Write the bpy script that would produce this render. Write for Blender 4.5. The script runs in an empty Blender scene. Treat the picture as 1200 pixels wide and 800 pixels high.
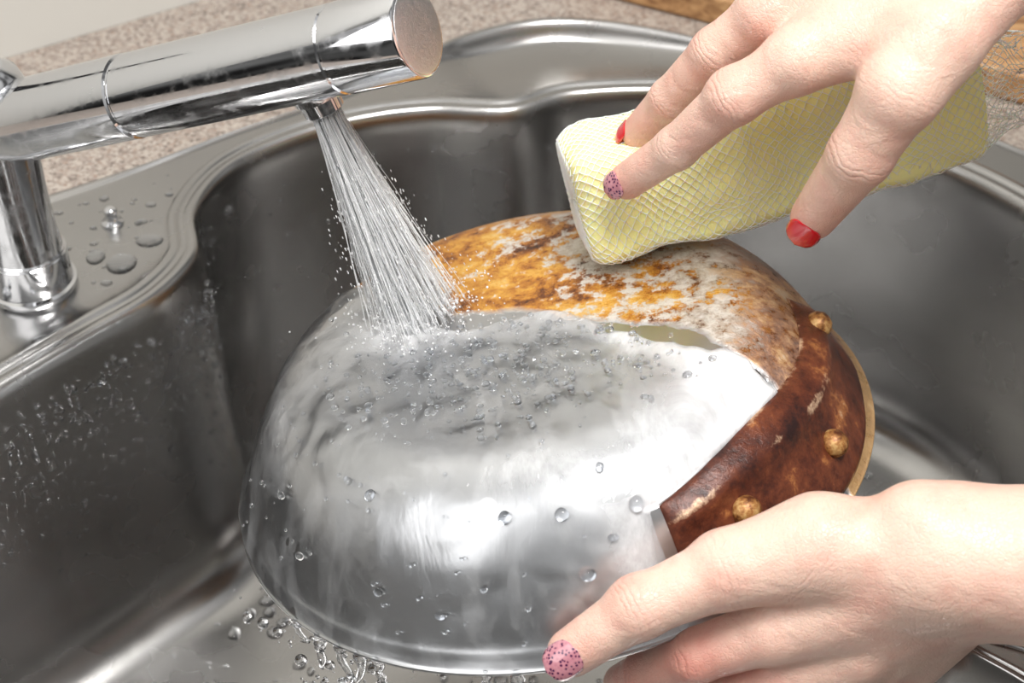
import bpy, bmesh, math, random
import numpy as np
from mathutils import Vector, Matrix
from mathutils import noise as mn
random.seed(4); np.random.seed(4)
S=bpy.context.scene
try: S.view_settings.view_transform='Standard'
except Exception as e: print(e)
CP,SP=math.cos(math.radians(40)),math.sin(math.radians(40))
# working units are centimetres; sink rim plane is z=-8.2 cm -> 0.90 m above the floor
def M(p): return Vector((p[0]*.01,p[1]*.01,p[2]*.01+.982))
def F(p): # tilted hand frame (u right, v up-back, w up-front) -> cm world
    u,v,w=p; return (u, v*SP-w*CP, v*CP+w*SP)
# ---------- materials
def mat(name,col=(.8,.8,.8),metal=0,rough=.5,**k):
    m=bpy.data.materials.new(name); m.use_nodes=True
    b=m.node_tree.nodes['Principled BSDF']
    b.inputs['Base Color'].default_value=(*col,1); b.inputs['Metallic'].default_value=metal; b.inputs['Roughness'].default_value=rough
    for a,v in k.items(): b.inputs[a.replace('_',' ')].default_value=v
    return m,m.node_tree,b
def nd(t,typ,**k):
    n=t.nodes.new(typ)
    for a,v in k.items():
        if a in('inp',):
            for i,x in v.items(): n.inputs[i].default_value=x
        else: setattr(n,a,v)
    return n
def ramp(t,src,stops):
    r=t.nodes.new('ShaderNodeValToRGB'); e=r.color_ramp.elements
    while len(e)<len(stops): e.new(.5)
    for i,(p,c) in enumerate(stops):
        e[i].position=p; e[i].color=(*c,1) if len(c)==3 else c
    t.links.new(src,r.inputs[0]); return r.outputs[0]
def g(v): return (v,v,v)
def coord(t,scale=(1,1,1)):
    c=t.nodes.new('ShaderNodeTexCoord'); mp=t.nodes.new('ShaderNodeMapping'); mp.inputs['Scale'].default_value=scale
    t.links.new(c.outputs['Object'],mp.inputs[0]); return mp.outputs[0]
def noise(t,vec,scale,detail=3,rough=.5,dist=0):
    n=nd(t,'ShaderNodeTexNoise',inp={'Scale':scale,'Detail':detail,'Roughness':rough,'Distortion':dist}); t.links.new(vec,n.inputs['Vector']); return n.outputs['Fac']
def bump(t,b,h,strength,dist):
    n=nd(t,'ShaderNodeBump',inp={'Strength':strength,'Distance':dist}); t.links.new(h,n.inputs['Height']); t.links.new(n.outputs[0],b.inputs['Normal'])
def mixc(t,f,a,b_):
    n=nd(t,'ShaderNodeMix',data_type='RGBA')
    for s,i in((f,0),(a,6),(b_,7)):
        if isinstance(s,(tuple,list)): n.inputs[i].default_value=(*s,1)
        elif isinstance(s,(int,float)): n.inputs[i].default_value=s
        else: t.links.new(s,n.inputs[i])
    return n.outputs[2]
def math_(t,op,a,b_=0,clamp=False):
    n=nd(t,'ShaderNodeMath',operation=op,use_clamp=clamp)
    for s,i in((a,0),(b_,1)):
        if isinstance(s,(int,float)): n.inputs[i].default_value=s
        else: t.links.new(s,n.inputs[i])
    return n.outputs[0]

steel,t,b=mat('brushed_steel',(.4,.4,.4),1,.3)
v=coord(t); n1=noise(t,v,25,3); n2=noise(t,v,1100,2)
t.links.new(ramp(t,n1,[(.3,g(.20)),(.7,g(.30))]),b.inputs['Roughness'])
t.links.new(ramp(t,noise(t,v,10,3),[(.3,(.41,.405,.40)),(.7,(.455,.45,.44))]),b.inputs['Base Color'])
bump(t,b,n2,.10,.0003)
chrome,t,b=mat('chrome',(.68,.69,.71),1,.06)
v=coord(t); t.links.new(ramp(t,noise(t,v,160,4),[(.45,g(.05)),(.75,g(.3))]),b.inputs['Roughness'])
scr,t,b=mat('scratched_chrome',(.75,.76,.78),1,.3)
v=coord(t,(1,1,1)); bump(t,b,noise(t,v,250,5,.7,3),.4,.0006)
darkm,_,_=mat('dark_lever',(.02,.02,.022),.3,.25)
granite,t,b=mat('granite',(.5,.45,.4),0,.3)
v=coord(t); vo=nd(t,'ShaderNodeTexVoronoi',inp={'Scale':620}); t.links.new(v,vo.inputs['Vector'])
sp=nd(t,'ShaderNodeSeparateColor'); t.links.new(vo.outputs['Color'],sp.inputs[0])
t.links.new(ramp(t,sp.outputs[0],[(0,(.14,.11,.095)),(.22,(.28,.23,.20)),(.5,(.37,.32,.28)),(.8,(.47,.42,.37)),(1,(.27,.19,.15))]),b.inputs['Base Color'])
wallm,t,b=mat('painted_wall',(.66,.65,.61),0,.6)
bump(t,b,noise(t,coord(t),90,3),.1,.001)
woodm,t,b=mat('wood',(.4,.2,.08),0,.45)
v=coord(t,(3,40,40)); t.links.new(ramp(t,noise(t,v,6,5,.6,.6),[(.3,(.20,.09,.035)),(.55,(.45,.25,.11)),(.8,(.62,.40,.2))]),b.inputs['Base Color'])
floorm,_,_=mat('floor_tile',(.35,.32,.28),0,.5)
# skin
skin,t,b=mat('skin',(.7,.45,.36),0,.38)
at=nd(t,'ShaderNodeAttribute',attribute_name='flush'); v=coord(t)
mot=math_(t,'MULTIPLY',math_(t,'SUBTRACT',noise(t,v,42,6,.65),.46),1.7)
f1=math_(t,'ADD',at.outputs['Fac'],mot,True)
cr_a=nd(t,'ShaderNodeAttribute',attribute_name='crease_axis'); cr_w=nd(t,'ShaderNodeAttribute',attribute_name='crease_weight')
ph=math_(t,'ADD',math_(t,'MULTIPLY',cr_a.outputs['Fac'],13),math_(t,'MULTIPLY',noise(t,v,90,4),11))
ln_=math_(t,'POWER',math_(t,'ABSOLUTE',math_(t,'SINE',ph)),.35)
crh=math_(t,'MULTIPLY',math_(t,'MULTIPLY',math_(t,'SUBTRACT',ln_,1),cr_w.outputs['Fac']),ramp(t,noise(t,v,170,2),[(.35,g(.25)),(.65,g(1))]))
basec=mixc(t,f1,(.80,.56,.455),(.71,.285,.225))
basec=mixc(t,math_(t,'MULTIPLY',crh,-.6,True),basec,(.45,.15,.12))
t.links.new(basec,b.inputs['Base Color'])
b.inputs['Subsurface Weight'].default_value=.2; b.inputs['Subsurface Radius'].default_value=(1,.35,.2); b.inputs['Subsurface Scale'].default_value=.004
vo=nd(t,'ShaderNodeTexVoronoi',feature='DISTANCE_TO_EDGE',inp={'Scale':650}); t.links.new(v,vo.inputs['Vector'])
h=math_(t,'ADD',math_(t,'MULTIPLY',math_(t,'MINIMUM',vo.outputs['Distance'],.12),3.5),noise(t,v,220,4))
h=math_(t,'ADD',h,math_(t,'MULTIPLY',crh,3.2))
h=math_(t,'ADD',h,math_(t,'MULTIPLY',noise(t,coord(t,(1,1,1.6)),70,3,.5,.8),3.5))
bump(t,b,h,.38,.0007)
rednail,_,_=mat('red_nail_polish',(.60,.0,.012),0,.12,Coat_Weight=1.)
glit,t,b=mat('glitter_nail_polish',(.6,.3,.33),0,.15,Coat_Weight=1.)
vo=nd(t,'ShaderNodeTexVoronoi',inp={'Scale':750}); t.links.new(coord(t),vo.inputs['Vector'])
t.links.new(ramp(t,vo.outputs['Distance'],[(.0,(.05,.01,.06)),(.30,(.08,.01,.06)),(.38,(.50,.2,.25)),(1,(.6,.28,.32))]),b.inputs['Base Color'])
sponge,t,b=mat('sponge_foam',(.93,.88,.5),0,.85)
v=coord(t); t.links.new(ramp(t,noise(t,v,40,3),[(.3,(1.,.92,.36)),(.7,(1.,.97,.48))]),b.inputs['Base Color'])
b.inputs['Subsurface Weight'].default_value=.3; b.inputs['Subsurface Scale'].default_value=.01
bump(t,b,noise(t,v,1100,3),.4,.001)
netm,_,_=mat('nylon_net',(1.,1.,.97),0,.4,Subsurface_Weight=.3,Subsurface_Scale=.004)
water,t,b=mat('water',(.95,.97,1),0,.03,Transmission_Weight=1.,IOR=1.33)
streamm,t,b=mat('aerated_water',(.97,.98,1),0,.15,Transmission_Weight=.55,IOR=1.33)
mistm,t,b=mat('white_spray',(.96,.97,.98),0,.3,Transmission_Weight=.15,IOR=1.33)
# ---------- mesh helpers
def obj(name,verts,faces,m,parent=None,smooth=True,raw=False):
    me=bpy.data.meshes.new(name); me.from_pydata([tuple(x) if raw else tuple(M(x)) for x in verts],[],faces); me.update()
    o=bpy.data.objects.new(name,me); S.collection.objects.link(o)
    if m: me.materials.append(m)
    if smooth: me.polygons.foreach_set('use_smooth',[True]*len(me.polygons))
    if parent: o.parent=parent
    return o
def empty(name):
    o=bpy.data.objects.new(name,None); S.collection.objects.link(o); o.empty_display_size=.02; return o
def fixn(o):
    bm=bmesh.new(); bm.from_mesh(o.data); bmesh.ops.recalc_face_normals(bm,faces=bm.faces); bm.to_mesh(o.data); bm.free()
def loft(rings,closed=True,cap0=False,cap1=False):
    vs=[];fs=[];n=len(rings[0])
    for r in rings: vs+= [tuple(p) for p in r]
    for k in range(len(rings)-1):
        for i in range(n if closed else n-1):
            j=(i+1)%n; fs.append((k*n+i,k*n+j,(k+1)*n+j,(k+1)*n+i))
    if cap0: fs.append(tuple(range(n)))
    if cap1: fs.append(tuple(range((len(rings)-1)*n,len(rings)*n)))
    return vs,fs
def basis(a):
    a=Vector(a).normalized(); x=a.cross(Vector((0,0,1)) if abs(a.z)<.9 else Vector((0,1,0))).normalized(); return a,x,a.cross(x)
def revolve(c,ax,prof,n=64,cap0=True,cap1=True,tilt=None):
    a,x,y=basis(ax); c=Vector(c); rings=[]
    for s,r in prof:
        rings.append([c+a*s+(x*math.cos(q)+y*math.sin(q))*r for q in [2*math.pi*i/n for i in range(n)]])
    return loft(rings,True,cap0,cap1)
def autosm(o,ang=35):
    bpy.context.view_layer.objects.active=o
    for p in bpy.data.objects: p.select_set(False)
    o.select_set(True)
    try: bpy.ops.object.shade_smooth_by_angle(angle=math.radians(ang))
    except Exception as e: print(e)
def merge(parts):
    V=[];Fc=[]
    for vs,fs in parts:
        o=len(V); V+=list(vs); Fc+=[tuple(i+o for i in f) for f in fs]
    return V,Fc
def catmull(P,n,closed=True):
    P=np.array(P,float); m=len(P); out=[]
    for i in range(m):
        p0,p1,p2,p3=P[(i-1)%m],P[i],P[(i+1)%m],P[(i+2)%m]
        for k in range(n):
            q=k/n; out.append(.5*((2*p1)+(-p0+p2)*q+(2*p0-5*p1+4*p2-p3)*q*q+(-p0+3*p1-3*p2+p3)*q**3))
    return np.array(out)
# ---------- SINK
pairs=[((-26,1.5),(-41,5),1.6),((-21.8,6.4),(-36,12.4),1.6),((-18.7,9.9),(-31,15.6),1.6),((-16.0,12.9),(-26.5,18.5),1.6),((-14.7,16.2),(-22.6,20.9),1.6),((-15.2,19.6),(-18.5,23.5),1.5),((-14.0,23.1),(-14.8,26.2),1.5),((-11.2,25.8),(-11.8,28.2),1.5),
((-8,27.5),(-8.8,30.2),1.5),((-4.3,28.4),(-5.6,33),1.5),((0,28.3),(-3,36.2),1.5),((3.6,30),(2.2,38.3),1.5),((10,30),(8.5,36.9),1.5),((17,26.6),(16,32.7),1.5),((23.6,21.3),(25,25.6),1.5),((27.2,15),(31,19),1.5),((27.5,7),(32,8),1.5),((24,.8),(28.5,2.5),1.2),((18.6,-3.9),(21,-3.2),.7),
((15.8,-6.7),(17.2,-6.6),.6),((18.2,-9.4),(19.2,-8.0),.7),((22,-13.2),(24,-11.5),1.),((20,-20),(23,-22),1.4),((8,-24),(9,-27),1.5),((-8,-24),(-10,-27),1.5),((-22,-17),(-28,-22),1.5),((-29,-6),(-40,-5),1.6)]
NS=14
inn=catmull([p[0] for p in pairs],NS); out=catmull([p[1] for p in pairs],NS); wid=catmull([(p[2],0) for p in pairs],NS)[:,0]
tan=np.roll(inn,-1,0)-np.roll(inn,1,0); tan/=np.linalg.norm(tan,axis=1)[:,None]
nor=np.stack([-tan[:,1],tan[:,0]],1)  # clockwise path: left normal points outward
RZ=-8.2
def ring(off,z,sm=0):
    o=np.asarray(off)*np.ones(len(inn)); P=inn+nor*o[:,None]
    for _ in range(sm): P=(np.roll(P,1,0)+2*P+np.roll(P,-1,0))/4
    return [(x,y,RZ+z) for x,y in P]
rings=[[(x,y,RZ-.6) for x,y in out],[(x,y,RZ+.02) for x,y in out]]
lipo=inn+nor*wid[:,None]
idx_=np.arange(len(inn))/NS; rec=np.exp(-((idx_-11)/1.5)**4)   # recessed ledge at the back corner
def dring(q,z,dr=0): return [(x,y,RZ+z-dr*r_) for (x,y),r_ in zip(out*q+lipo*(1-q),rec)]
rings+=[dring(.985,.16),dring(.955,.16),dring(.93,.02),dring(.91,0,.3),dring(.88,0,.8),dring(.84,0,.95),dring(.5,0,.95),dring(.2,0,.9),dring(.08,0,.6)]
for k,z in[(1,0),(.93,.12),(.83,.24),(.72,.26),(.62,.14),(.52,.06),(.42,.12),(.3,.24),(.2,.26),(.1,.15),(.02,-.1)]: rings.append(ring(wid*k,z))
for k,z,s in[(-.05,-.4,0),(-.12,-1,0),(-.2,-3,0),(-.3,-7,1),(-.4,-12,2),(-.55,-14.6,4),(-.9,-15.8,8),(-1.5,-16.8,15),(-2.3,-17.4,25),(-3.2,-17.7,40),(-4.2,-17.8,60)]: rings.append(ring(k,z,s))
vs,fs=loft(rings,True,False,True)
sink=obj('kitchen_sink',vs,fs,steel); fixn(sink)
bm=bmesh.new(); bm.from_mesh(sink.data); bmesh.ops.triangulate(bm,faces=[f for f in bm.faces if len(f.verts)>4]); bm.to_mesh(sink.data); bm.free()
# ---------- COUNTER, wall, board
wd=np.array([math.cos(math.radians(33.5)),math.sin(math.radians(33.5))]); wp=np.array([-26.9,34.7]); wn=np.array([wd[1],-wd[0]])
cen=np.array([0,5.]); far=[]
for p in out:
    d=(p-cen)/np.linalg.norm(p-cen); best=110
    dn=np.dot(d,wn)
    if dn<0: best=min(best,np.dot(wp-cen,wn)/dn-.05)
    if d[1]<0: best=min(best,(-34-cen[1])/d[1])
    if d[0]!=0: best=min(best,100/abs(d[0]))
    best=max(best,np.linalg.norm(p-cen)+1)
    far.append(cen+d*best)
r0=[(x,y,RZ-.6) for x,y in out]; r1=[(x,y,RZ-.04) for x,y in out]
r2=[(x,y,RZ-.02) for x,y in far]; r3=[(x,y,RZ-4) for x,y in far]; r4=[(x,y,RZ-4) for x,y in out]
vs,fs=loft([r0,r1,r2,r3,r4,r0]); ct=obj('granite_countertop',vs,fs,granite,smooth=False); fixn(ct)
def box(c,ax,ay,az,hx,hy,hz,name,m,parent=None,bev=.1):
    c=Vector(c);ax=Vector(ax).normalized();ay=Vector(ay).normalized();az=Vector(az).normalized()
    vs=[c+ax*hx*i+ay*hy*j+az*hz*k for i in(-1,1) for j in(-1,1) for k in(-1,1)]
    fs=[(0,1,3,2),(4,6,7,5),(0,4,5,1),(2,3,7,6),(0,2,6,4),(1,5,7,3)]
    o=obj(name,vs,fs,m,parent,smooth=False); fixn(o)
    if bev:
        mo=o.modifiers.new('b','BEVEL'); mo.width=bev*.01; mo.segments=3
    return o
wc=wp-wn*2
box((wc[0]+wd[0]*20,wc[1]+wd[1]*20,30),(*wd,0),(*wn,0),(0,0,1),130,2,120,'wall_back',wallm,None,0)
box((0,0,-99),(1,0,0),(0,1,0),(0,0,1),200,200,.8,'floor',floorm,None,0)
bd=empty('wooden_cutting_board')
dx=Vector((.879,-.477,0)); dy=Vector((.477,.879,0))
for i in range(3):
    box(Vector((17,34.5,RZ+.9))+dy*(2.0+i*4.3)+dx*4,dx,dy,(0,0,1),20,2.0,.9,'slat_%d'%(i+1),woodm,bd,.25)
# ---------- FAUCET
fa=empty('kitchen_faucet')
pb=Vector((-22,13.8,RZ))
vs,fs=revolve(pb,(0,0,1),[(-.05,1.95),(.15,2.05),(.35,2.05),(.42,1.9),(.5,1.88),(2.0,1.84),(2.05,1.78),(2.12,1.78),(2.2,1.7),(3.2,1.6),(5,1.52),(8,1.6),(9.5,1.72),(10.5,1.65),(11.2,1.35),(11.6,.8)],72)
o=obj('body',vs,fs,chrome,fa); fixn(o); autosm(o)
s0=Vector((-22,13.6,.5)); s1=Vector((-3.4,6.7,9.05)); ax=(s1-s0); L=ax.length; ax.normalize()
r=1.74
prof=[(0,1.35),(.8,1.6),(2,r),(L*.36,r),(L*.363,r-.1),(L*.367,r-.1),(L*.372,r-.02),(L*.84,r-.02),(L*.843,r-.08),(L*.848,r-.08),(L*.851,r),(L-.12,r-.02),(L-.03,r-.06),(L,r-.14)]
vs,fs=revolve(s0,ax,prof,96); o=obj('spout',vs,fs,chrome,fa); fixn(o); autosm(o)
vs,fs=revolve(s0,ax,[(L-.05,r-.15),(L+.02,r-.18),(L+.05,r-.3),(L+.05,.6)],96); o=obj('end_cap',vs,fs,scr,fa); fixn(o); autosm(o)
vs,fs=revolve(pb+Vector((0,0,11.3)),(.05,.12,1),[(0,.35),(1,.33),(7,.28),(8.5,.34),(8.8,.2)],24); o=obj('lever',vs,fs,darkm,fa); fixn(o)
dn=(Vector((0,0,-1))+ax*ax.z).normalized()
nz=s0+ax*(L*.75)
vs,fs=revolve(nz,dn,[(.6,1.0),(1.5,1.0),(1.7,.96),(1.75,.84),(2.25,.82),(2.3,.76),(2.3,.6),(2.0,.5),(2.0,.1)],48); o=obj('aerator',vs,fs,chrome,fa); fixn(o); autosm(o)
# deck plug
vs,fs=revolve((-19.2,18.6,RZ),(0,0,1),[(0,.55),(.15,.5),(.2,.3),(.5,.28),(.75,.33),(.9,.2)],32); o=obj('overflow_knob',vs,fs,chrome); fixn(o)
# ---------- PAN
n=Vector((-.2,.10,.974)).normalized(); pc=Vector((1.58,3.61,-8.37))
e1=Vector((1,0,0)); e1=(e1-n*e1.dot(n)).normalized(); e2=e1.cross(n).normalized()
if e2.y>0: e2=-e2
HP=5.9
outer=[(0,HP),(2,HP),(4,HP),(6,HP),(7.4,HP-.02),(8.4,HP-.14),(9.2,HP-.42),(9.95,HP-.9),(10.65,HP-1.6),(11.25,HP-2.4),(11.75,HP-3.3),(12.2,HP-4.2),(12.6,HP-5.0),(12.8,.6),(12.95,.35),(13.1,.13),(13.2,.04)]
prof=catmull([(0,HP)]+outer+[(13.2,0)],6)[6:-12]
prof=[p for p in prof if p[0]>=0][:6*(len(outer)-1)]
prof=list(prof)+[(13.2,.0),(13.15,-.1),(12.95,-.07),(12.7,.1),(12.4,.6),(12.0,1.5),(11.4,2.6),(10.8,3.5),(10.2,4.3),(9.6,4.9),(8.9,5.3),(8.2,5.5),(7.4,5.58),(4,5.6),(.05,5.6)]
def PP(th,r,h): return pc+(e1*math.cos(th)+e2*math.sin(th))*r+n*h
NP=160
rings=[[PP(2*math.pi*i/NP,max(r_,.02),h_) for i in range(NP)] for r_,h_ in prof]
vs,fs=loft(rings,True,True,True)
panE=empty('frying_pan')
Rm=Matrix((e1,-e2,n)).transposed().to_4x4(); Mp=Matrix.Translation(M(pc))@Rm
panE.matrix_world=Mp
def panobj(name,vs,fs,m):
    inv=Rm.to_3x3().transposed()
    o=obj(name,[inv@(Vector(v_)-pc)*.01 for v_ in vs],fs,m,panE,raw=True); fixn(o); return o
panm,t,b=mat('burnt_steel_pan',(.7,.7,.7),1,.25)
tc=nd(t,'ShaderNodeTexCoord'); V=tc.outputs['Object']; sx=nd(t,'ShaderNodeSeparateXYZ'); t.links.new(V,sx.inputs[0])
P_=math_(t,'MULTIPLY',sx.outputs[0],100); Q_=math_(t,'MULTIPLY',sx.outputs[1],-100)
q0=math_(t,'ADD',math_(t,'MULTIPLY',P_,.33),math_(t,'MULTIPLY',math_(t,'MULTIPLY',P_,P_),.03))
q0=math_(t,'SUBTRACT',q0,math_(t,'MULTIPLY',math_(t,'MAXIMUM',math_(t,'SUBTRACT',-4.0,P_),0),1.3))
dd=math_(t,'SUBTRACT',math_(t,'SUBTRACT',q0,.9),Q_)
dd=math_(t,'ADD',dd,math_(t,'MULTIPLY',math_(t,'SUBTRACT',noise(t,V,40,4),.5),2.5))
burn=ramp(t,math_(t,'ADD',math_(t,'MULTIPLY',dd,.5),.5),[(.35,g(0)),(.6,g(1))])
na=noise(t,V,46,8,.70,.35); nb=noise(t,V,150,7,.75,0); nc=noise(t,V,26,5,.65); nf=noise(t,V,420,4,.8)
rs=math_(t,'ADD',math_(t,'ADD',math_(t,'MULTIPLY',na,.65),math_(t,'MULTIPLY',nb,.25)),math_(t,'MULTIPLY',nf,.10))
rust=ramp(t,rs,[(.37,(.025,.010,.006)),(.43,(.17,.052,.012)),(.48,(.46,.18,.026)),(.54,(.66,.34,.055)),(.60,(.76,.50,.15)),(.68,(.68,.58,.40))])
grey=ramp(t,nb,[(.38,(.16,.10,.07)),(.46,(.45,.39,.33)),(.58,(.66,.64,.60))])
gm0=math_(t,'ADD',math_(t,'ADD',math_(t,'MULTIPLY',nb,.8),math_(t,'MULTIPLY',nc,.65)),math_(t,'MULTIPLY',P_,.020))
gm=ramp(t,gm0,[(.755,g(0)),(.80,g(.9))])
bc=mixc(t,gm,rust,grey)
hz=math_(t,'MULTIPLY',sx.outputs[2],100)
rad_=math_(t,'SQRT',math_(t,'ADD',math_(t,'MULTIPLY',P_,P_),math_(t,'MULTIPLY',Q_,Q_)))
edge_=ramp(t,math_(t,'ADD',math_(t,'DIVIDE',rad_,13.5),math_(t,'MULTIPLY',math_(t,'SUBTRACT',rs,.5),.9)),[(.62,g(0)),(.70,g(1))])
bc=mixc(t,math_(t,'MULTIPLY',edge_,.8),bc,ramp(t,rs,[(.39,(.022,.009,.007)),(.46,(.14,.042,.015)),(.52,(.33,.125,.036)),(.57,(.55,.30,.11)),(.66,(.64,.53,.42))]))
rm=nd(t,'ShaderNodeMapRange',inp={'From Min':.9,'From Max':.5}); t.links.new(hz,rm.inputs['Value'])
bc=mixc(t,math_(t,'MULTIPLY',rm.outputs[0],.7),bc,(.48,.31,.14))
t.links.new(mixc(t,burn,(.58,.59,.60),bc),b.inputs['Base Color'])
t.links.new(math_(t,'SUBTRACT',1,math_(t,'MULTIPLY',burn,.75)),b.inputs['Metallic'])
t.links.new(math_(t,'ADD',.28,math_(t,'MULTIPLY',burn,math_(t,'SUBTRACT',nb,.42))),b.inputs['Roughness'])
bump(t,b,math_(t,'ADD',math_(t,'MULTIPLY',math_(t,'MULTIPLY',burn,rs),2.2),math_(t,'MULTIPLY',noise(t,V,16,2,.5,1.2),.5)),.6,.002)
pan=panobj('pan_body',vs,fs,panm)
PR=np.array(prof[:6*(len(outer)-1)])
arc=np.concatenate([[0],np.cumsum(np.linalg.norm(np.diff(PR,axis=0),axis=1))])
def prof_at(s):
    r_=np.interp(s,arc,PR[:,0]); h_=np.interp(s,arc,PR[:,1]); r2=np.interp(s+.1,arc,PR[:,0]); h2=np.interp(s+.1,arc,PR[:,1])
    dr,dh=r2-r_,h2-h_; l=math.hypot(dr,dh) or 1
    return r_,h_,-dh/l,dr/l
def psurf(th,s,off=0):
    r_,h_,nr,nh=prof_at(min(s,arc[-1]-.11)); return PP(th,r_+nr*off,h_+nh*off)
def pnorm(th,s):
    r_,h_,nr,nh=prof_at(min(s,arc[-1]-.11)); return (e1*math.cos(th)+e2*math.sin(th))*nr+n*nh
AT=arc[-1]
def q0f(p): return -.9+.33*p+.03*p*p-1.3*max(-4-p,0)
BT0,BT1=-4,66
def btop(q): return 10.8+.3*math.sin(q*7)+.5*q
# water film
NT=420; NSS=190; rings=[]
foamv=[]
for k in range(NSS):
    s=.05+(AT-.1)*k/(NSS-1); R_=[]; pa=prof_at(s)
    for i in range(NT):
        th=2*math.pi*i/NT; r_=pa[0]; p=r_*math.cos(th); q=r_*math.sin(th)
        pos=psurf(th,s); nv=mn.noise(pos*.25)*1.3+mn.noise(pos*.7)*.6+mn.noise(pos*1.9)*.25
        m_=q-q0f(p)+nv
        td=math.degrees(th); td=td-360 if td>180 else td
        bs=btop(min(1,max(0,(td-BT0)/(BT1-BT0))))+.35
        m_=min(m_,max((td-BT1)/5,(bs-s)*2,(-td-20)/6))
        edge=max(0,min(1,m_/1.1)); edge=edge*edge*(3-2*edge); crest=math.exp(-((m_-1.2)/1.1)**2)
        flow=mn.noise(Vector((p*.3+mn.noise(pos*.25),q*.2,s*.1)))*.14+mn.noise(pos*.8)*.06+abs(mn.noise(Vector((p*.8,q*.4,3))))*.08
        flow+=.05*mn.noise(Vector((p*.5+mn.noise(pos*.5)*2,q*1.1,s*.3)))
        imp=math.hypot(p+4.2,q+1.6) if s<9 else 20
        flow+= .09*math.sin(imp*2.6)*math.exp(-imp*.28)
        if imp<3: flow+=(.40+.4*mn.noise(pos*2.5))*math.exp(-(imp/1.6)**2)
        off=-.08+edge*(.16+flow+.05*crest)
        R_.append(psurf(th,s,off))
        fr=math.exp(-((s-9.0)/1.0)**2)*max(0,min(1,(td-20)/20))*max(0,min(1,(125-td)/30))
        foamv.append(min(1,crest*edge*.45*max(0,min(1,(p+4)/7))+.28*fr*edge+.6*edge*math.exp(-((p-8.2)**2+(q-5.2)**2)/7)+.95*edge*math.exp(-imp*imp/4)))
    rings.append(R_)
vs,fs=loft(rings,True,True,False)
film,t,b=mat('flowing_water_film',(.95,.96,.98),0,.06,Transmission_Weight=1.,IOR=1.33)
V=nd(t,'ShaderNodeTexCoord').outputs['Object']; at=nd(t,'ShaderNodeAttribute',attribute_name='foam')
mp=nd(t,'ShaderNodeMapping'); mp.inputs['Scale'].default_value=(1,.6,.35); t.links.new(V,mp.inputs[0])
fnz=noise(t,mp.outputs[0],22,6,.65,1.8)
fn=ramp(t,fnz,[(.48,g(0)),(.8,g(.25))])
fo=math_(t,'ADD',fn,math_(t,'MULTIPLY',at.outputs['Fac'],math_(t,'ADD',math_(t,'MULTIPLY',fnz,1.6),.1)),True)
t.links.new(math_(t,'SUBTRACT',1,fo),b.inputs['Transmission Weight'])
bump(t,b,noise(t,mp.outputs[0],35,4,.55,2.),.5,.0022)
fo_=panobj('water_film',vs,fs,film)
a=fo_.data.attributes.new('foam','FLOAT','POINT'); a.data.foreach_set('value',foamv)
# bracket
def patch(th0,th1,sfun,thick,name,m,nu=90,nv=24):
    top=[];bot=[];rv=[]
    for i in range(nu+1):
        q=i/nu; th=th0+(th1-th0)*q; a_,b_=sfun(q); T=[];B=[]
        for j in range(nv+1):
            y=j/nv; s=a_+(b_-a_)*y; e=min(1,min(q,1-q)*14)*min(1,min(y,1-y)*7); rr=math.sqrt(max(0,1-(1-e)**2))
            rd=math.exp(-((y-.24-.04*math.sin(q*5))/.07)**2)*max(0,min(1,.65+1.6*mn.noise(Vector((q*6,3,1)))))
            bul=thick*rr+.24*math.exp(-((y-.25)/.12)**2)*rr+.04*mn.noise(Vector((q*14,y*5,0)))*rr
            T.append(psurf(th,s,.03+bul)); B.append(psurf(th,s,-.05)); rv.append(max(rd,.7*(1-min(1,min(y,1-y)*14))))
        top.append(T);bot.append(B)
    v1,f1=loft(top,False); v2,f2=loft(bot,False)
    W=nv+1; V_,F_=merge([(v1,f1),(v2,f2)]); o=len(v1)
    for i in range(nu):
        F_+=[(i*W,(i+1)*W,(i+1)*W+o,i*W+o),(i*W+nv,(i+1)*W+nv,(i+1)*W+nv+o,i*W+nv+o)]
    for j in range(nv):
        F_+=[(j,j+1,j+1+o,j+o),(nu*W+j,nu*W+j+1,nu*W+j+1+o,nu*W+j+o)]
    ob=panobj(name,V_,F_,m); a=ob.data.attributes.new('wear','FLOAT','POINT'); a.data.foreach_set('value',rv+[0]*len(v2)); return ob
rustm,t,b=mat('rusty_bracket',(.25,.08,.03),.15,.3)
V=coord(t); nb=noise(t,V,42,8,.72,0); nf=noise(t,V,300,5,.8)
at=nd(t,'ShaderNodeAttribute',attribute_name='wear')
rs=math_(t,'ADD',math_(t,'MULTIPLY',nb,.8),math_(t,'MULTIPLY',nf,.2))
rc=ramp(t,rs,[(.38,(.026,.010,.009)),(.47,(.09,.024,.013)),(.56,(.17,.048,.021)),(.62,(.38,.15,.05)),(.70,(.62,.46,.32))])
wm=ramp(t,math_(t,'ADD',math_(t,'MULTIPLY',at.outputs['Fac'],.22),math_(t,'MULTIPLY',rs,.8)),[(.54,g(0)),(.62,g(.85))])
t.links.new(mixc(t,wm,rc,mixc(t,nf,(.50,.22,.07),(.80,.68,.52))),b.inputs['Base Color']); bump(t,b,rs,.5,.002)
rivm,t,b=mat('rusty_rivet',(.5,.25,.08),.3,.4)
nv_=noise(t,coord(t),200,5,.7); t.links.new(ramp(t,nv_,[(.38,(.10,.03,.012)),(.5,(.38,.17,.05)),(.62,(.62,.40,.16))]),b.inputs['Base Color']); bump(t,b,nv_,.35,.001)
patch(math.radians(BT0),math.radians(BT1),lambda q:(btop(q),AT-1.1+.7*math.sin(math.pi*min(1,q*1.2))),.22,'handle_bracket',rustm)
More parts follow.
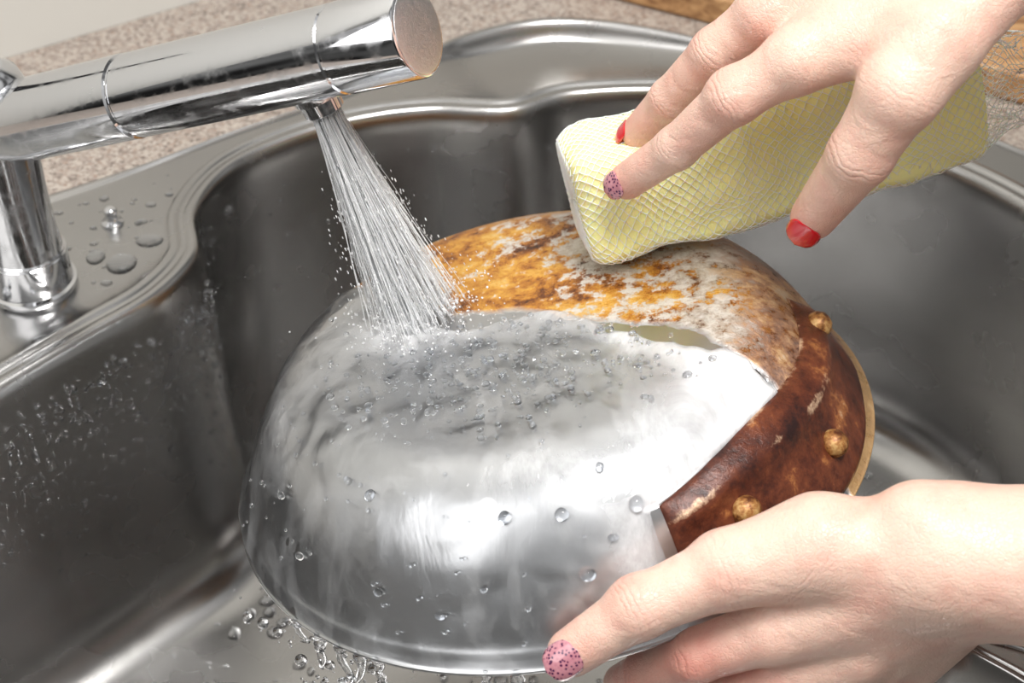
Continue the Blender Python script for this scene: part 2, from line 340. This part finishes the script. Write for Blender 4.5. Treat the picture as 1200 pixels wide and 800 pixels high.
for thd,s in[(2,12.0),(27,14.0),(52,13.2)]:
    th=math.radians(thd); c=psurf(th,s,.15); vs,fs=revolve(c,pnorm(th,s),[(0,.55),(.2,.55),(.45,.48),(.62,.3),(.68,.1)],28)
    panobj('rivet_%d'%abs(thd),vs,fs,rivm)
# ---------- droplets
def drop(c,nrm,r_,flat=.5):
    a_,x,y=basis(nrm); c=Vector(c); rg=[]
    el_=random.uniform(.8,1.25)
    for k in range(1,5):
        ph=k/5*math.pi; rg.append([c+(x*math.cos(q)*el_+y*math.sin(q)/el_)*r_*math.sin(ph)+a_*(r_*flat*math.cos(ph)) for q in [i*math.pi/4 for i in range(8)]])
    vs,fs=loft(rg,True,False,False); vs+= [tuple(c+a_*r_*flat),tuple(c-a_*r_*flat)]; N=32
    for i in range(8): fs+=[(N,(i+1)%8,i),(N+1,24+i,24+(i+1)%8)]
    return vs,fs
D=[]
for _ in range(800):
    x=random.uniform(-25,26);y=random.uniform(-4,27); r_=random.choice([.12,.18,.25,.42])*random.uniform(.7,1.2)
    i=np.argmin(np.hypot(inn[:,0]-x,inn[:,1]-y)); 
    if np.dot(np.array([x,y])-inn[i],nor[i])<-3.5: D.append(drop((x,y,RZ-17.8),(0,0,1),r_,.5))
for k in range(1400):
    i=random.randrange(8,58) if k<1150 else random.randrange(58,170); z=random.uniform(-15,-1.5); P=inn[i]-nor[i]*(.2+.1*min(1,-z/8)); q_=random.random(); P=P*(1-q_)+(inn[i+1]-nor[i+1]*(.2+.1*min(1,-z/8)))*q_
    D.append(drop((P[0],P[1],RZ+z),(-nor[i][0],-nor[i][1],0),random.uniform(.06,.12) if random.random()<.93 else .18,.8))
for _ in range(170):
    i=random.randrange(0,110); q=random.uniform(.08,.85); P=out[i]*q+lipo[i]*(1-q)
    ok=np.linalg.norm(out[i]-lipo[i])>3.5
    if ok and (P[0]+22)**2+(P[1]-13.8)**2>7: D.append(drop((P[0],P[1],RZ),(0,0,1),random.choice([.08,.14,.25])*random.uniform(.7,1.3),.3))
for x,y,a_ in[(-18.2,15.4,.9),(-19.5,15.9,.6),(-17.2,17.2,.7),(-20.6,9.8,.6),(-24,11,.7)]: D.append(drop((x,y,RZ),(0,0,1),a_,.15))
vs,fs=merge(D); o=obj('water_droplets',vs,fs,water); fixn(o); m_=o.modifiers.new('s','SUBSURF'); m_.levels=1; m_.render_levels=1
D=[]
for _ in range(750):
    p=random.gauss(-1.0,3.8); q=random.gauss(3.0,2.3); 
    rr=math.hypot(p,q)
    if rr<8.6 and q>q0f(p)+.5: D.append(drop(PP(math.atan2(q,p),rr,HP+.17),n,random.choice([.05,.07,.09,.15])*random.uniform(.8,1.2),.8))
for thd,s,r_ in[(95,10.6,.28),(125,10.2,.25),(132,10,.2),(84,10.8,.3),(70,11.2,.34),(82,13,.32),(120,13.5,.2),(150,12,.18),(100,13,.16),(140,13.5,.2),(74,9.6,.2),(108,14,.2),(76,12,.2)]:
    th=math.radians(thd); D.append(drop(psurf(th,s,.2),pnorm(th,s),r_,.8))
for _ in range(60):
    th=math.radians(random.uniform(80,170)); s=random.uniform(9,AT-.6); D.append(drop(psurf(th,s,.2),pnorm(th,s),random.uniform(.05,.13),.8))
vs,fs=merge(D); o=obj('surface_bubbles',vs,fs,water); fixn(o); m_=o.modifiers.new('s','SUBSURF'); m_.levels=1; m_.render_levels=1
# ---------- STREAM
tip=nz+dn*2.25; 
hit=PP(math.atan2(-1.6,-4.2),math.hypot(4.2,1.6),HP+.1)
ax_=(hit-tip).normalized(); _,X_,Y_=basis(ax_); Ls=(hit-tip).length
stE=empty('water_stream')
for nm,mt,cnt in(('clear_strands',streamm,170),('aerated_strands',mistm,430)):
    parts=[]
    for k in range(cnt):
        rr=math.sqrt(random.random()); an=random.uniform(0,2*math.pi); sp_=random.uniform(1.2,2.1) if nm[0]=='c' else random.uniform(1.1,2.5)
        a0=tip+(X_*math.cos(an)+Y_*math.sin(an))*rr*.6; d0=(X_*math.cos(an)+Y_*math.sin(an))*rr*(sp_-.6)
        rad=random.choice([.015,.025,.035,.05,.07]) if nm[0]=='c' else random.choice([.008,.011,.016,.022]); st=random.choice([0,0,random.uniform(0,.6)]); en=random.choice([1,1.04,random.uniform(.5,1)]); en=max(en,st+.1)
        rg=[]
        for i in range(17):
            q=st+(en-st)*i/16; c=a0+ax_*Ls*q+d0*(q**1.15)+Vector((mn.noise(Vector((k,q*4,0))),mn.noise(Vector((k,q*4,9))),0))*.18*q
            r2=rad*(.6+.8*abs(mn.noise(Vector((k*3,q*9,2))))+.35*math.sin(q*40+k))*(.2 if i in(0,16) else 1)
            rg.append([c+(X_*math.cos(w_)+Y_*math.sin(w_))*max(r2,.008) for w_ in [j*math.pi/3 for j in range(6)]])
        parts.append(loft(rg,True,True,True))
    for _ in range(1300):
        q=random.uniform(.1,1)**.7; an=random.uniform(0,6.28); rr=abs(random.gauss(0,.6))
        parts.append(drop(tip+ax_*Ls*q+(X_*math.cos(an)+Y_*math.sin(an))*(.4+rr*1.9*q),ax_,random.uniform(.010,.028),3))
    for _ in range(800):
        an=random.uniform(0,6.28); rr=abs(random.gauss(0,1.4)); parts.append(drop(hit+(e1*math.cos(an)+e2*math.sin(an))*rr+n*(.1+abs(random.gauss(0,.5))),n,random.uniform(.015,.055),1))
    vs,fs=merge(parts); o=obj(nm,vs,fs,mt,stE); fixn(o)
# drips under pan
parts=[]
for _ in range(95):
    th=math.radians(random.gauss(131,13)); base=psurf(th,AT-.2,0); parts.append(drop(base+Vector((random.gauss(0,.7),random.gauss(0,.7),-abs(random.gauss(0,3.4)))),(0,0,1),random.choice([.04,.06,.1,.16,.26])*random.uniform(.8,1.1),1.2))
for k,(thd,ln) in enumerate([(128,3.2),(124,4.2),(133,2.2),(120,2.4),(139,1.4),(96,2.2),(101,1.3)]):
    base=psurf(math.radians(thd),AT-.15,0); rg=[]
    for i in range(22):
        q=i/21; c=base+Vector((mn.noise(Vector((k*5,q*3,0)))*1.1*q,mn.noise(Vector((k*5,q*3,7)))*1.1*q,-ln*q)); r2=(.12+.22*abs(mn.noise(Vector((k*7,q*5,3)))))*(1-.5*q)*(.3 if i in(0,21) else 1)
        rg.append([c+Vector((math.cos(w_)*r2*1.5,math.sin(w_)*r2,0)) for w_ in [j*math.pi/5 for j in range(10)]])
    parts.append(loft(rg,True,True,True))
vs,fs=merge(parts); o=obj('water_drips',vs,fs,water); fixn(o); m_=o.modifiers.new('s','SUBSURF'); m_.levels=1; m_.render_levels=1
# ---------- SPONGE
c0=np.array([3.43,2.62,-6.0]); el=np.array([.955,.28,-.03]); el/=np.linalg.norm(el); eh=np.array([-.22,.83,.5]); eh-=el*eh.dot(el); eh/=np.linalg.norm(eh); ed=np.cross(el,eh)
SL,SH,SD=16.8,4.9,4.4
def rrect(u,hx,hy,rc=.75):
    a_=2*(hx-rc);b_=2*(hy-rc);c_=math.pi/2*rc; seg=[b_,c_,a_,c_,b_,c_,a_,c_]; Lt=sum(seg); s=(u%1)*Lt
    st=[((hx,-hy+rc),(0,1)),((hx-rc,hy-rc),0),((hx-rc,hy),(-1,0)),((-hx+rc,hy-rc),1),((-hx,hy-rc),(0,-1)),((-hx+rc,-hy+rc),2),((-hx+rc,-hy),(1,0)),((hx-rc,-hy+rc),3)]
    for L_,(p_,d_) in zip(seg,st):
        if s<=L_ or (p_,d_)==st[-1]:
            if isinstance(d_,tuple): return p_[0]+d_[0]*s,p_[1]+d_[1]*s
            q=d_*math.pi/2+s/rc; return p_[0]+rc*math.cos(q),p_[1]+rc*math.sin(q)
        s-=L_
def spt(l,u,k=1,soff=0):
    lim=.7; endr=1; dl=min(l,SL-l)
    if dl<lim: endr=1-.14*(1-dl/lim)**2
    bulge=1+.06*math.sin(math.pi*min(max(l/SL,0),1))
    x,y=rrect(u,SD/2+soff,SH/2+soff); x*=k*endr*bulge; y*=k*endr*bulge
    wob=.18*mn.noise(Vector((l*.35,u*7,0)))+.08*mn.noise(Vector((l*1.1,u*20,4)))
    dent=-.10*math.exp(-((l-3.0)/1.3)**2)-.07*math.exp(-((l-9.5)/1.5)**2)
    x*=1+wob*.4; y*=1+wob*.4+dent
    p=c0+el*l+eh*(SH/2+y)+ed*(-SD/2+x)
    return F(p)
rings=[]
for l,k in[(0,.02),(0,.5),(0,.86),(.06,.94),(.16,.98)]+[(.3+i*(SL-.6)/60,1) for i in range(61)]+[(SL-.1,.97),(SL,.9),(SL,.5),(SL,.02)]:
    rings.append([spt(l,i/120,k) for i in range(120)])
vs,fs=loft(rings,True,True,True); sE=empty('netted_sponge'); o=obj('foam_block',vs,fs,sponge,sE); fixn(o)
NA=42; stp=.20; NL=int((SL+2.6)/stp); NL-=NL%2; vs=[];fs=[]; END=6
for k in range(-END,NL):
    for i in range(NA):
        u=(i+.5*(k%2))/NA+.12*mn.noise(Vector((i*.25,k*.05,2)))/5; l=stp*k+.25*mn.noise(Vector((i*.25,k*.15,12)))
        if k<0:
            kk=1-(-k)/END; p=spt(0,u,max(kk,.03)*.99,.05); p=np.array(p)-np.array(F(el))*.06
        elif l<=SL-.1: p=spt(max(l,0),u,1,.05+.05*abs(mn.noise(Vector((i*.4,k*.25,30)))))
        else:
            q=(l-SL+.1)/2.6; base=np.array(spt(SL-.1,u,1,.06)); cc=np.array(F(c0+el*(l)+eh*SH*.5-ed*SD*.5)); cs=np.array(F(c0+el*(SL-.1)+eh*SH*.5-ed*SD*.5))
            p=cc+(base-cs)*(1-.35*min(q,1.3))+np.array([mn.noise(Vector((i*.3,k*.2,1))),mn.noise(Vector((i*.3,k*.2,5))),mn.noise(Vector((i*.3,k*.2,8)))])*.9*q
        vs.append(tuple(p))
for k in range(NL+END-2):
    for i in range(NA):
        if (k-END)%2==0: a_,b_=(k+1)*NA+(i-1)%NA,(k+1)*NA+i
        else: a_,b_=(k+1)*NA+i,(k+1)*NA+(i+1)%NA
        fs.append((k*NA+i,b_,(k+2)*NA+i,a_))
o=obj('net_sleeve',vs,fs,netm,sE); m_=o.modifiers.new('w','WIREFRAME'); m_.thickness=.0005; m_.use_even_offset=False; m_.offset=1
# ---------- HANDS
def smin(a,b_,k):
    h=np.maximum(k-np.abs(a-b_),0)/k; return np.minimum(a,b_)-h*h*k*.25
def cone(P,a,b_,r1,r2):
    a=np.array(a,np.float32);b_=np.array(b_,np.float32); ab=b_-a; L2=float(ab@ab)
    d=[P[i]-a[i] for i in range(3)]; q=np.clip((d[0]*ab[0]+d[1]*ab[1]+d[2]*ab[2])/L2,0,1)
    return np.sqrt((d[0]-ab[0]*q)**2+(d[1]-ab[1]*q)**2+(d[2]-ab[2]*q)**2)-(r1+(r2-r1)*q)
def nets(f,org,h):
    A=f[:-1,:-1,:-1]; shp=A.shape; cnt=np.zeros(shp,np.float32); pos=[np.zeros(shp,np.float32) for _ in range(3)]
    def c(o): return f[o[0]:o[0]+shp[0],o[1]:o[1]+shp[1],o[2]:o[2]+shp[2]]
    for ax0 in range(3):
        for p in(0,1):
            for q in(0,1):
                o=[0,0,0]; oth=[x for x in range(3) if x!=ax0]; o[oth[0]]=p;o[oth[1]]=q; o1=list(o);o1[ax0]=1
                fa_,fb=c(o),c(o1); m=(fa_<0)!=(fb<0); tt=np.where(m,fa_/np.where(m,fa_-fb,1),0); cnt+=m
                pos[ax0]+=tt; pos[oth[0]]+=p*m; pos[oth[1]]+=q*m
    act=cnt>0; idx=-np.ones(shp,np.int64); idx[act]=np.arange(act.sum()); ii=np.argwhere(act)
    V_=np.stack([pos[k][act]/cnt[act]+ii[:,k] for k in range(3)],1)*h+np.array(org)
    Fs=[]
    for ax0 in range(3):
        a1,a2=[(1,2),(2,0),(0,1)][ax0]
        sl=[slice(1,-1)]*3; sl[ax0]=slice(0,-1); sl2=list(sl); sl2[ax0]=slice(1,None)
        fa_=f[tuple(sl)];fb=f[tuple(sl2)]; ch=np.argwhere((fa_<0)!=(fb<0)); off=np.array([1,1,1]); off[ax0]=0; g_=ch+off
        sg=f[tuple(g_.T)]<0
        ok=np.all(g_<np.array(shp),axis=1); g_=g_[ok]; sg=sg[ok]
        d1=np.zeros(3,int);d1[a1]=1;d2=np.zeros(3,int);d2[a2]=1
        q=[idx[tuple((g_-d1-d2).T)],idx[tuple((g_-d2).T)],idx[tuple(g_.T)],idx[tuple((g_-d1).T)]]
        Q=np.stack(q,1); Q[~sg]=Q[~sg][:,::-1]; Fs.append(Q)
    return V_,np.concatenate(Fs)
def hand(name,fingers,palm,fore,flush,kp=1.0,kf=.55,h=.1,knuck=[],creases=[]):
    pts=[];
    for fg in fingers: pts+= [j[:3] for j in fg]
    for s in palm+fore: pts+=[s[0],s[1]]
    pts=np.array([p for p in pts]); lo=pts.min(0)-2.6; hi=pts.max(0)+2.6; nn=np.ceil((hi-lo)/h).astype(int)+1
    gx=[(lo[i]+h*np.arange(nn[i])).astype(np.float32) for i in range(3)]
    P=np.meshgrid(*gx,indexing='ij',sparse=True)
    pal=None
    for a,b_,r1,r2 in palm+fore:
        d=cone(P,a,b_,r1,r2); pal=d if pal is None else smin(pal,d,kp)
    fin=None
    for fg in fingers:
        fd=None
        for k in range(len(fg)-1):
            d=cone(P,fg[k][:3],fg[k+1][:3],fg[k][3],fg[k+1][3]); fd=d if fd is None else smin(fd,d,.3)
        fin=fd if fin is None else smin(fin,fd,.08)
    f=smin(pal,fin,kf)
    for c_,r_ in knuck: f=smin(f,np.sqrt((P[0]-c_[0])**2+(P[1]-c_[1])**2+(P[2]-c_[2])**2)-r_,.6)
    V_,Fq=nets(f,lo,h)
    fl=np.zeros(len(V_))
    for c_,r_,s_ in flush: fl=np.maximum(fl,s_*np.exp(-((V_-np.array(c_))**2).sum(1)/(r_*r_)))
    cw=np.zeros(len(V_)); ca=np.zeros(len(V_))
    for c_,d_,r_,s_ in creases:
        d_=np.array(d_)/np.linalg.norm(d_); rel=V_-np.array(c_); axc=rel@d_; w_=s_*np.exp(-(axc/r_)**2)*((rel**2).sum(1)<(r_*2.2+1.2)**2)
        m=w_>cw; cw[m]=w_[m]; ca[m]=axc[m]
    E=empty(name)
    W=np.stack([V_[:,0],V_[:,1]*SP-V_[:,2]*CP,V_[:,1]*CP+V_[:,2]*SP],1)
    o=obj('hand_and_forearm',W,[tuple(q) for q in Fq.tolist()],skin,E); fixn(o)
    for nm,ar in(('flush',fl),('crease_axis',ca),('crease_weight',cw)):
        a=o.data.attributes.new(nm,'FLOAT','POINT'); a.data.foreach_set('value',ar.astype(np.float32))
    m_=o.modifiers.new('sm','SMOOTH'); m_.iterations=4; m_.factor=.5
    return E
def cre(fg,ks):
    out_=[]
    for k,r_,s_ in ks:
        d=np.array(fg[k+1][:3])-np.array(fg[k-1][:3]) if k+1<len(fg) else np.array(fg[k][:3])-np.array(fg[k-1][:3])
        out_.append((fg[k][:3],d,r_,s_))
    return out_
def nail(E,name,tipj,prev,nrm,m,ln=.62,r_=.8,wa=.85,fwd=.1):
    a=Vector(tipj);d=(a-Vector(prev)).normalized(); nn_=Vector(nrm); nn_=(nn_-d*nn_.dot(d)).normalized(); sd=d.cross(nn_); vs=[];fs=[];A=12;B=14
    for i in range(B+1):
        l=-1+2*i/B; wf=(max(0,1-abs(l)**(2.6 if l<0 else 3.2)))**.5
        for j in range(A+1):
            ph=(-1+2*j/A)*wa*wf; rr=r_-.12*max(0,l)**2
            p=a+d*(fwd+l*ln)+nn_*rr*math.cos(ph)+sd*rr*math.sin(ph); vs.append(F(p))
    for i in range(B):
        for j in range(A): q=i*(A+1)+j; fs.append((q,q+1,q+A+2,q+A+1))
    o=obj(name,vs,fs,m,E); s=o.modifiers.new('s','SOLIDIFY'); s.thickness=.0005; s.offset=0
# joints: (u,v,w,radius) in cm
ix=[(12.07,11.26,2.9,1.12),(9.93,9.81,2.9,1.08),(7.85,8.65,2.0,.94),(6.07,7.15,-.5,.80),(4.4,6.13,-2.7,.72)]
md=[(11.55,12.92,1.7,1.1),(9.16,11.75,1.2,1.05),(7.5,10.65,-.3,.92),(6.02,9.25,-2.6,.78),(4.96,8.21,-4.5,.68)]
rg_=[(12.4,14.26,.5,1.0),(10.4,13.5,-1.5,1.0),(9.31,12.24,-4.0,.86),(8.05,10.89,-6.0,.76),(7.0,9.87,-7.5,.66)]
pk=[(14.08,15.36,-1.5,.9),(12.38,14.85,-3.5,.9),(11.56,13.63,-6.5,.78),(10.75,12.16,-8.0,.7),(10.01,11.08,-9.0,.6)]
tb=[(14.2,10.2,4.9,1.6),(13.1,8.5,4.9,1.36),(12.1,6.5,3.3,1.14),(11.05,4.57,0.,.86)]
wr=(17.4,13.78,4.5)
palm=[(wr,ix[1][:3],1.9,1.1),(wr,md[1][:3],1.9,1.05),(wr,rg_[1][:3],1.8,1.0),((18.3,14.4,2.5),pk[1][:3],1.7,.9),(wr,tb[1][:3],1.8,1.3),(tb[0][:3],ix[0][:3],1.2,.9),(tb[0][:3],(11.3,9.9,3.0),1.1,.8)]
fore=[(wr,(27.5,20.1,7.5),2.3,3.3),((18.45,15.3,2.5),(29.1,21.7,5.5),2.2,3.2)]
fl=[(ix[4][:3],1.2,.75),(md[4][:3],1.2,.75),(tb[3][:3],1.4,.7),(ix[2][:3],1.0,.55),(md[2][:3],1.0,.6),(tb[2][:3],1.1,.5),(ix[1][:3],1.3,.42),(md[1][:3],1.3,.45),(tb[1][:3],1.3,.25)]
kn=[((ix[1][0],ix[1][1],ix[1][2]+.4),.77),((md[1][0],md[1][1],md[1][2]+.35),.77),((ix[2][0],ix[2][1]+.1,ix[2][2]+.15),.82)]
cr=cre(ix,[(2,.38,.9),(3,.2,.6),(1,.5,.25)])+cre(md,[(2,.38,.9),(3,.2,.6),(1,.5,.25)])+cre(tb,[(2,.38,.9),(1,.5,.3)])
H1=hand('hand',[ix,md,rg_,pk,tb],palm,fore,fl,kp=.7,knuck=kn,creases=cr)
nail(H1,'nail_index',ix[4][:3],ix[3][:3],(-.5,-.1,.8),glit,.5,.75,.8,.2)
nail(H1,'nail_middle',md[4][:3],md[3][:3],(-.75,.3,.3),rednail,.5,.70,.7,.35)
nail(H1,'nail_thumb',tb[3][:3],tb[2][:3],(-.2,-.2,.9),rednail,.66,.89,.8,.3)
# lower hand
tb2=[(10.35,-6.9,5.0,1.7),(7.23,-7.75,4.7,1.25),(4.29,-9.05,4.5,1.02),(2.05,-10.67,3.9,.86)]
ix2=[(11.26,-9.21,4.0,1.4),(9.0,-9.97,3.5,1.15),(6.45,-11.04,2.5,.95),(4.9,-12.03,.5,.85),(4.16,-12.8,-1.5,.75)]
md2=[(11.9,-10.71,3.0,1.3),(9.53,-11.95,2.0,1.15),(6.51,-13.49,.5,.95),(4.68,-14.35,-2.,.85),(3.82,-14.13,-4.,.75)]
rg2=[(12.5,-12.2,1.5,1.2),(10.23,-13.64,.5,1.1),(7.3,-15.24,-1.,.9),(5.45,-16.17,-3.5,.8),(4.56,-15.86,-5.,.7)]
pk2=[(13.44,-13.44,0.,1.1),(11.68,-15.2,-1.5,.95),(9.1,-16.74,-2.5,.8),(7.7,-17.6,-4.5,.7),(6.85,-17.3,-6.,.62)]
w2=(14.54,-7.13,5.5)
palm2=[(w2,tb2[0][:3],2.1,1.6),(w2,ix2[1][:3],2.1,1.1),((14.79,-7.83,4.5),md2[1][:3],2.0,1.1),((15.05,-8.41,3.5),rg2[1][:3],1.9,1.0),((15.6,-9.,2.5),pk2[1][:3],1.7,.9),(tb2[0][:3],tb2[1][:3],1.65,1.25)]
fore2=[(w2,(28.35,-7.83,8.5),2.35,3.4),((15.21,-7.9,4.),(29.4,-8.4,6.5),2.2,3.3)]
fl2=[(tb2[3][:3],1.3,.65),(tb2[2][:3],1.1,.5),(ix2[2][:3],1.8,.8),(ix2[3][:3],1.7,.85),(tb2[1][:3],1.3,.38),(md2[1][:3],1.6,.55)]
kn2=[((tb2[1][0],tb2[1][1]+.25,tb2[1][2]+.25),.98),((w2[0]-1.2,w2[1]+1.2,w2[2]+.5),1.3),((tb2[2][0],tb2[2][1]+.1,tb2[2][2]+.15),.92)]
cr2=cre(tb2,[(2,.42,.9),(1,.5,.4)])+cre(ix2,[(2,.4,.7),(3,.25,.6)])+[((9.4,-8.3,5.4),(.8,-.6,0),.5,.35)]
H2=hand('hand.001',[tb2,ix2,md2,rg2,pk2],palm2,fore2,fl2,kp=.75,kf=.4,knuck=kn2,creases=cr2)
nail(H2,'nail_thumb',tb2[3][:3],tb2[2][:3],(-.1,.0,.9),glit,.68,.88,.85,.22)
# ---------- LIGHTS
def area(name,loc,tgt,size,pw,col=(1,1,1)):
    l=bpy.data.lights.new(name,'AREA'); l.shape='RECTANGLE'; l.size=size[0]; l.size_y=size[1]; l.energy=pw; l.color=col
    o=bpy.data.objects.new(name,l); S.collection.objects.link(o); o.location=M(loc); o.rotation_euler=(M(tgt)-M(loc)).to_track_quat('-Z','Y').to_euler()
area('ceiling_softbox',(20,-28,115),(0,5,0),(.45,.45),19,(1,.975,.945))
area('left_fill_light',(-70,-60,70),(0,5,-5),(.7,.9),4.5,(1,.98,.96))  # unseen fill lamp added at front left, not an actual window
w=bpy.data.worlds.new('World'); S.world=w; w.use_nodes=True; t=w.node_tree; bg=t.nodes['Background']
tc=nd(t,'ShaderNodeTexCoord'); sx=nd(t,'ShaderNodeSeparateXYZ'); t.links.new(tc.outputs['Generated'],sx.inputs[0])
base=ramp(t,sx.outputs[2],[(.0,(.10,.098,.094)),(.2,(.30,.295,.285)),(.5,(.56,.55,.54)),(.9,(.90,.89,.88))])
var=ramp(t,noise(t,tc.outputs['Generated'],2.6,1,.4),[(.40,g(.18)),(.48,g(.9)),(.6,g(1.25))])
mx=nd(t,'ShaderNodeMix',data_type='RGBA',blend_type='MULTIPLY'); mx.inputs[0].default_value=1; t.links.new(base,mx.inputs[6]); t.links.new(var,mx.inputs[7])
t.links.new(mx.outputs[2],bg.inputs[0]); bg.inputs[1].default_value=.78
# ---------- CAMERA
cd=bpy.data.cameras.new('camera'); cd.lens=60; cd.sensor_width=36; co=bpy.data.objects.new('camera',cd); S.collection.objects.link(co)
co.location=M((0,-62.5*CP,62.5*SP)); co.rotation_euler=(math.radians(50),0,0); cd.clip_start=.01
cd.dof.use_dof=True; cd.dof.focus_distance=.64; cd.dof.aperture_fstop=13
S.camera=co
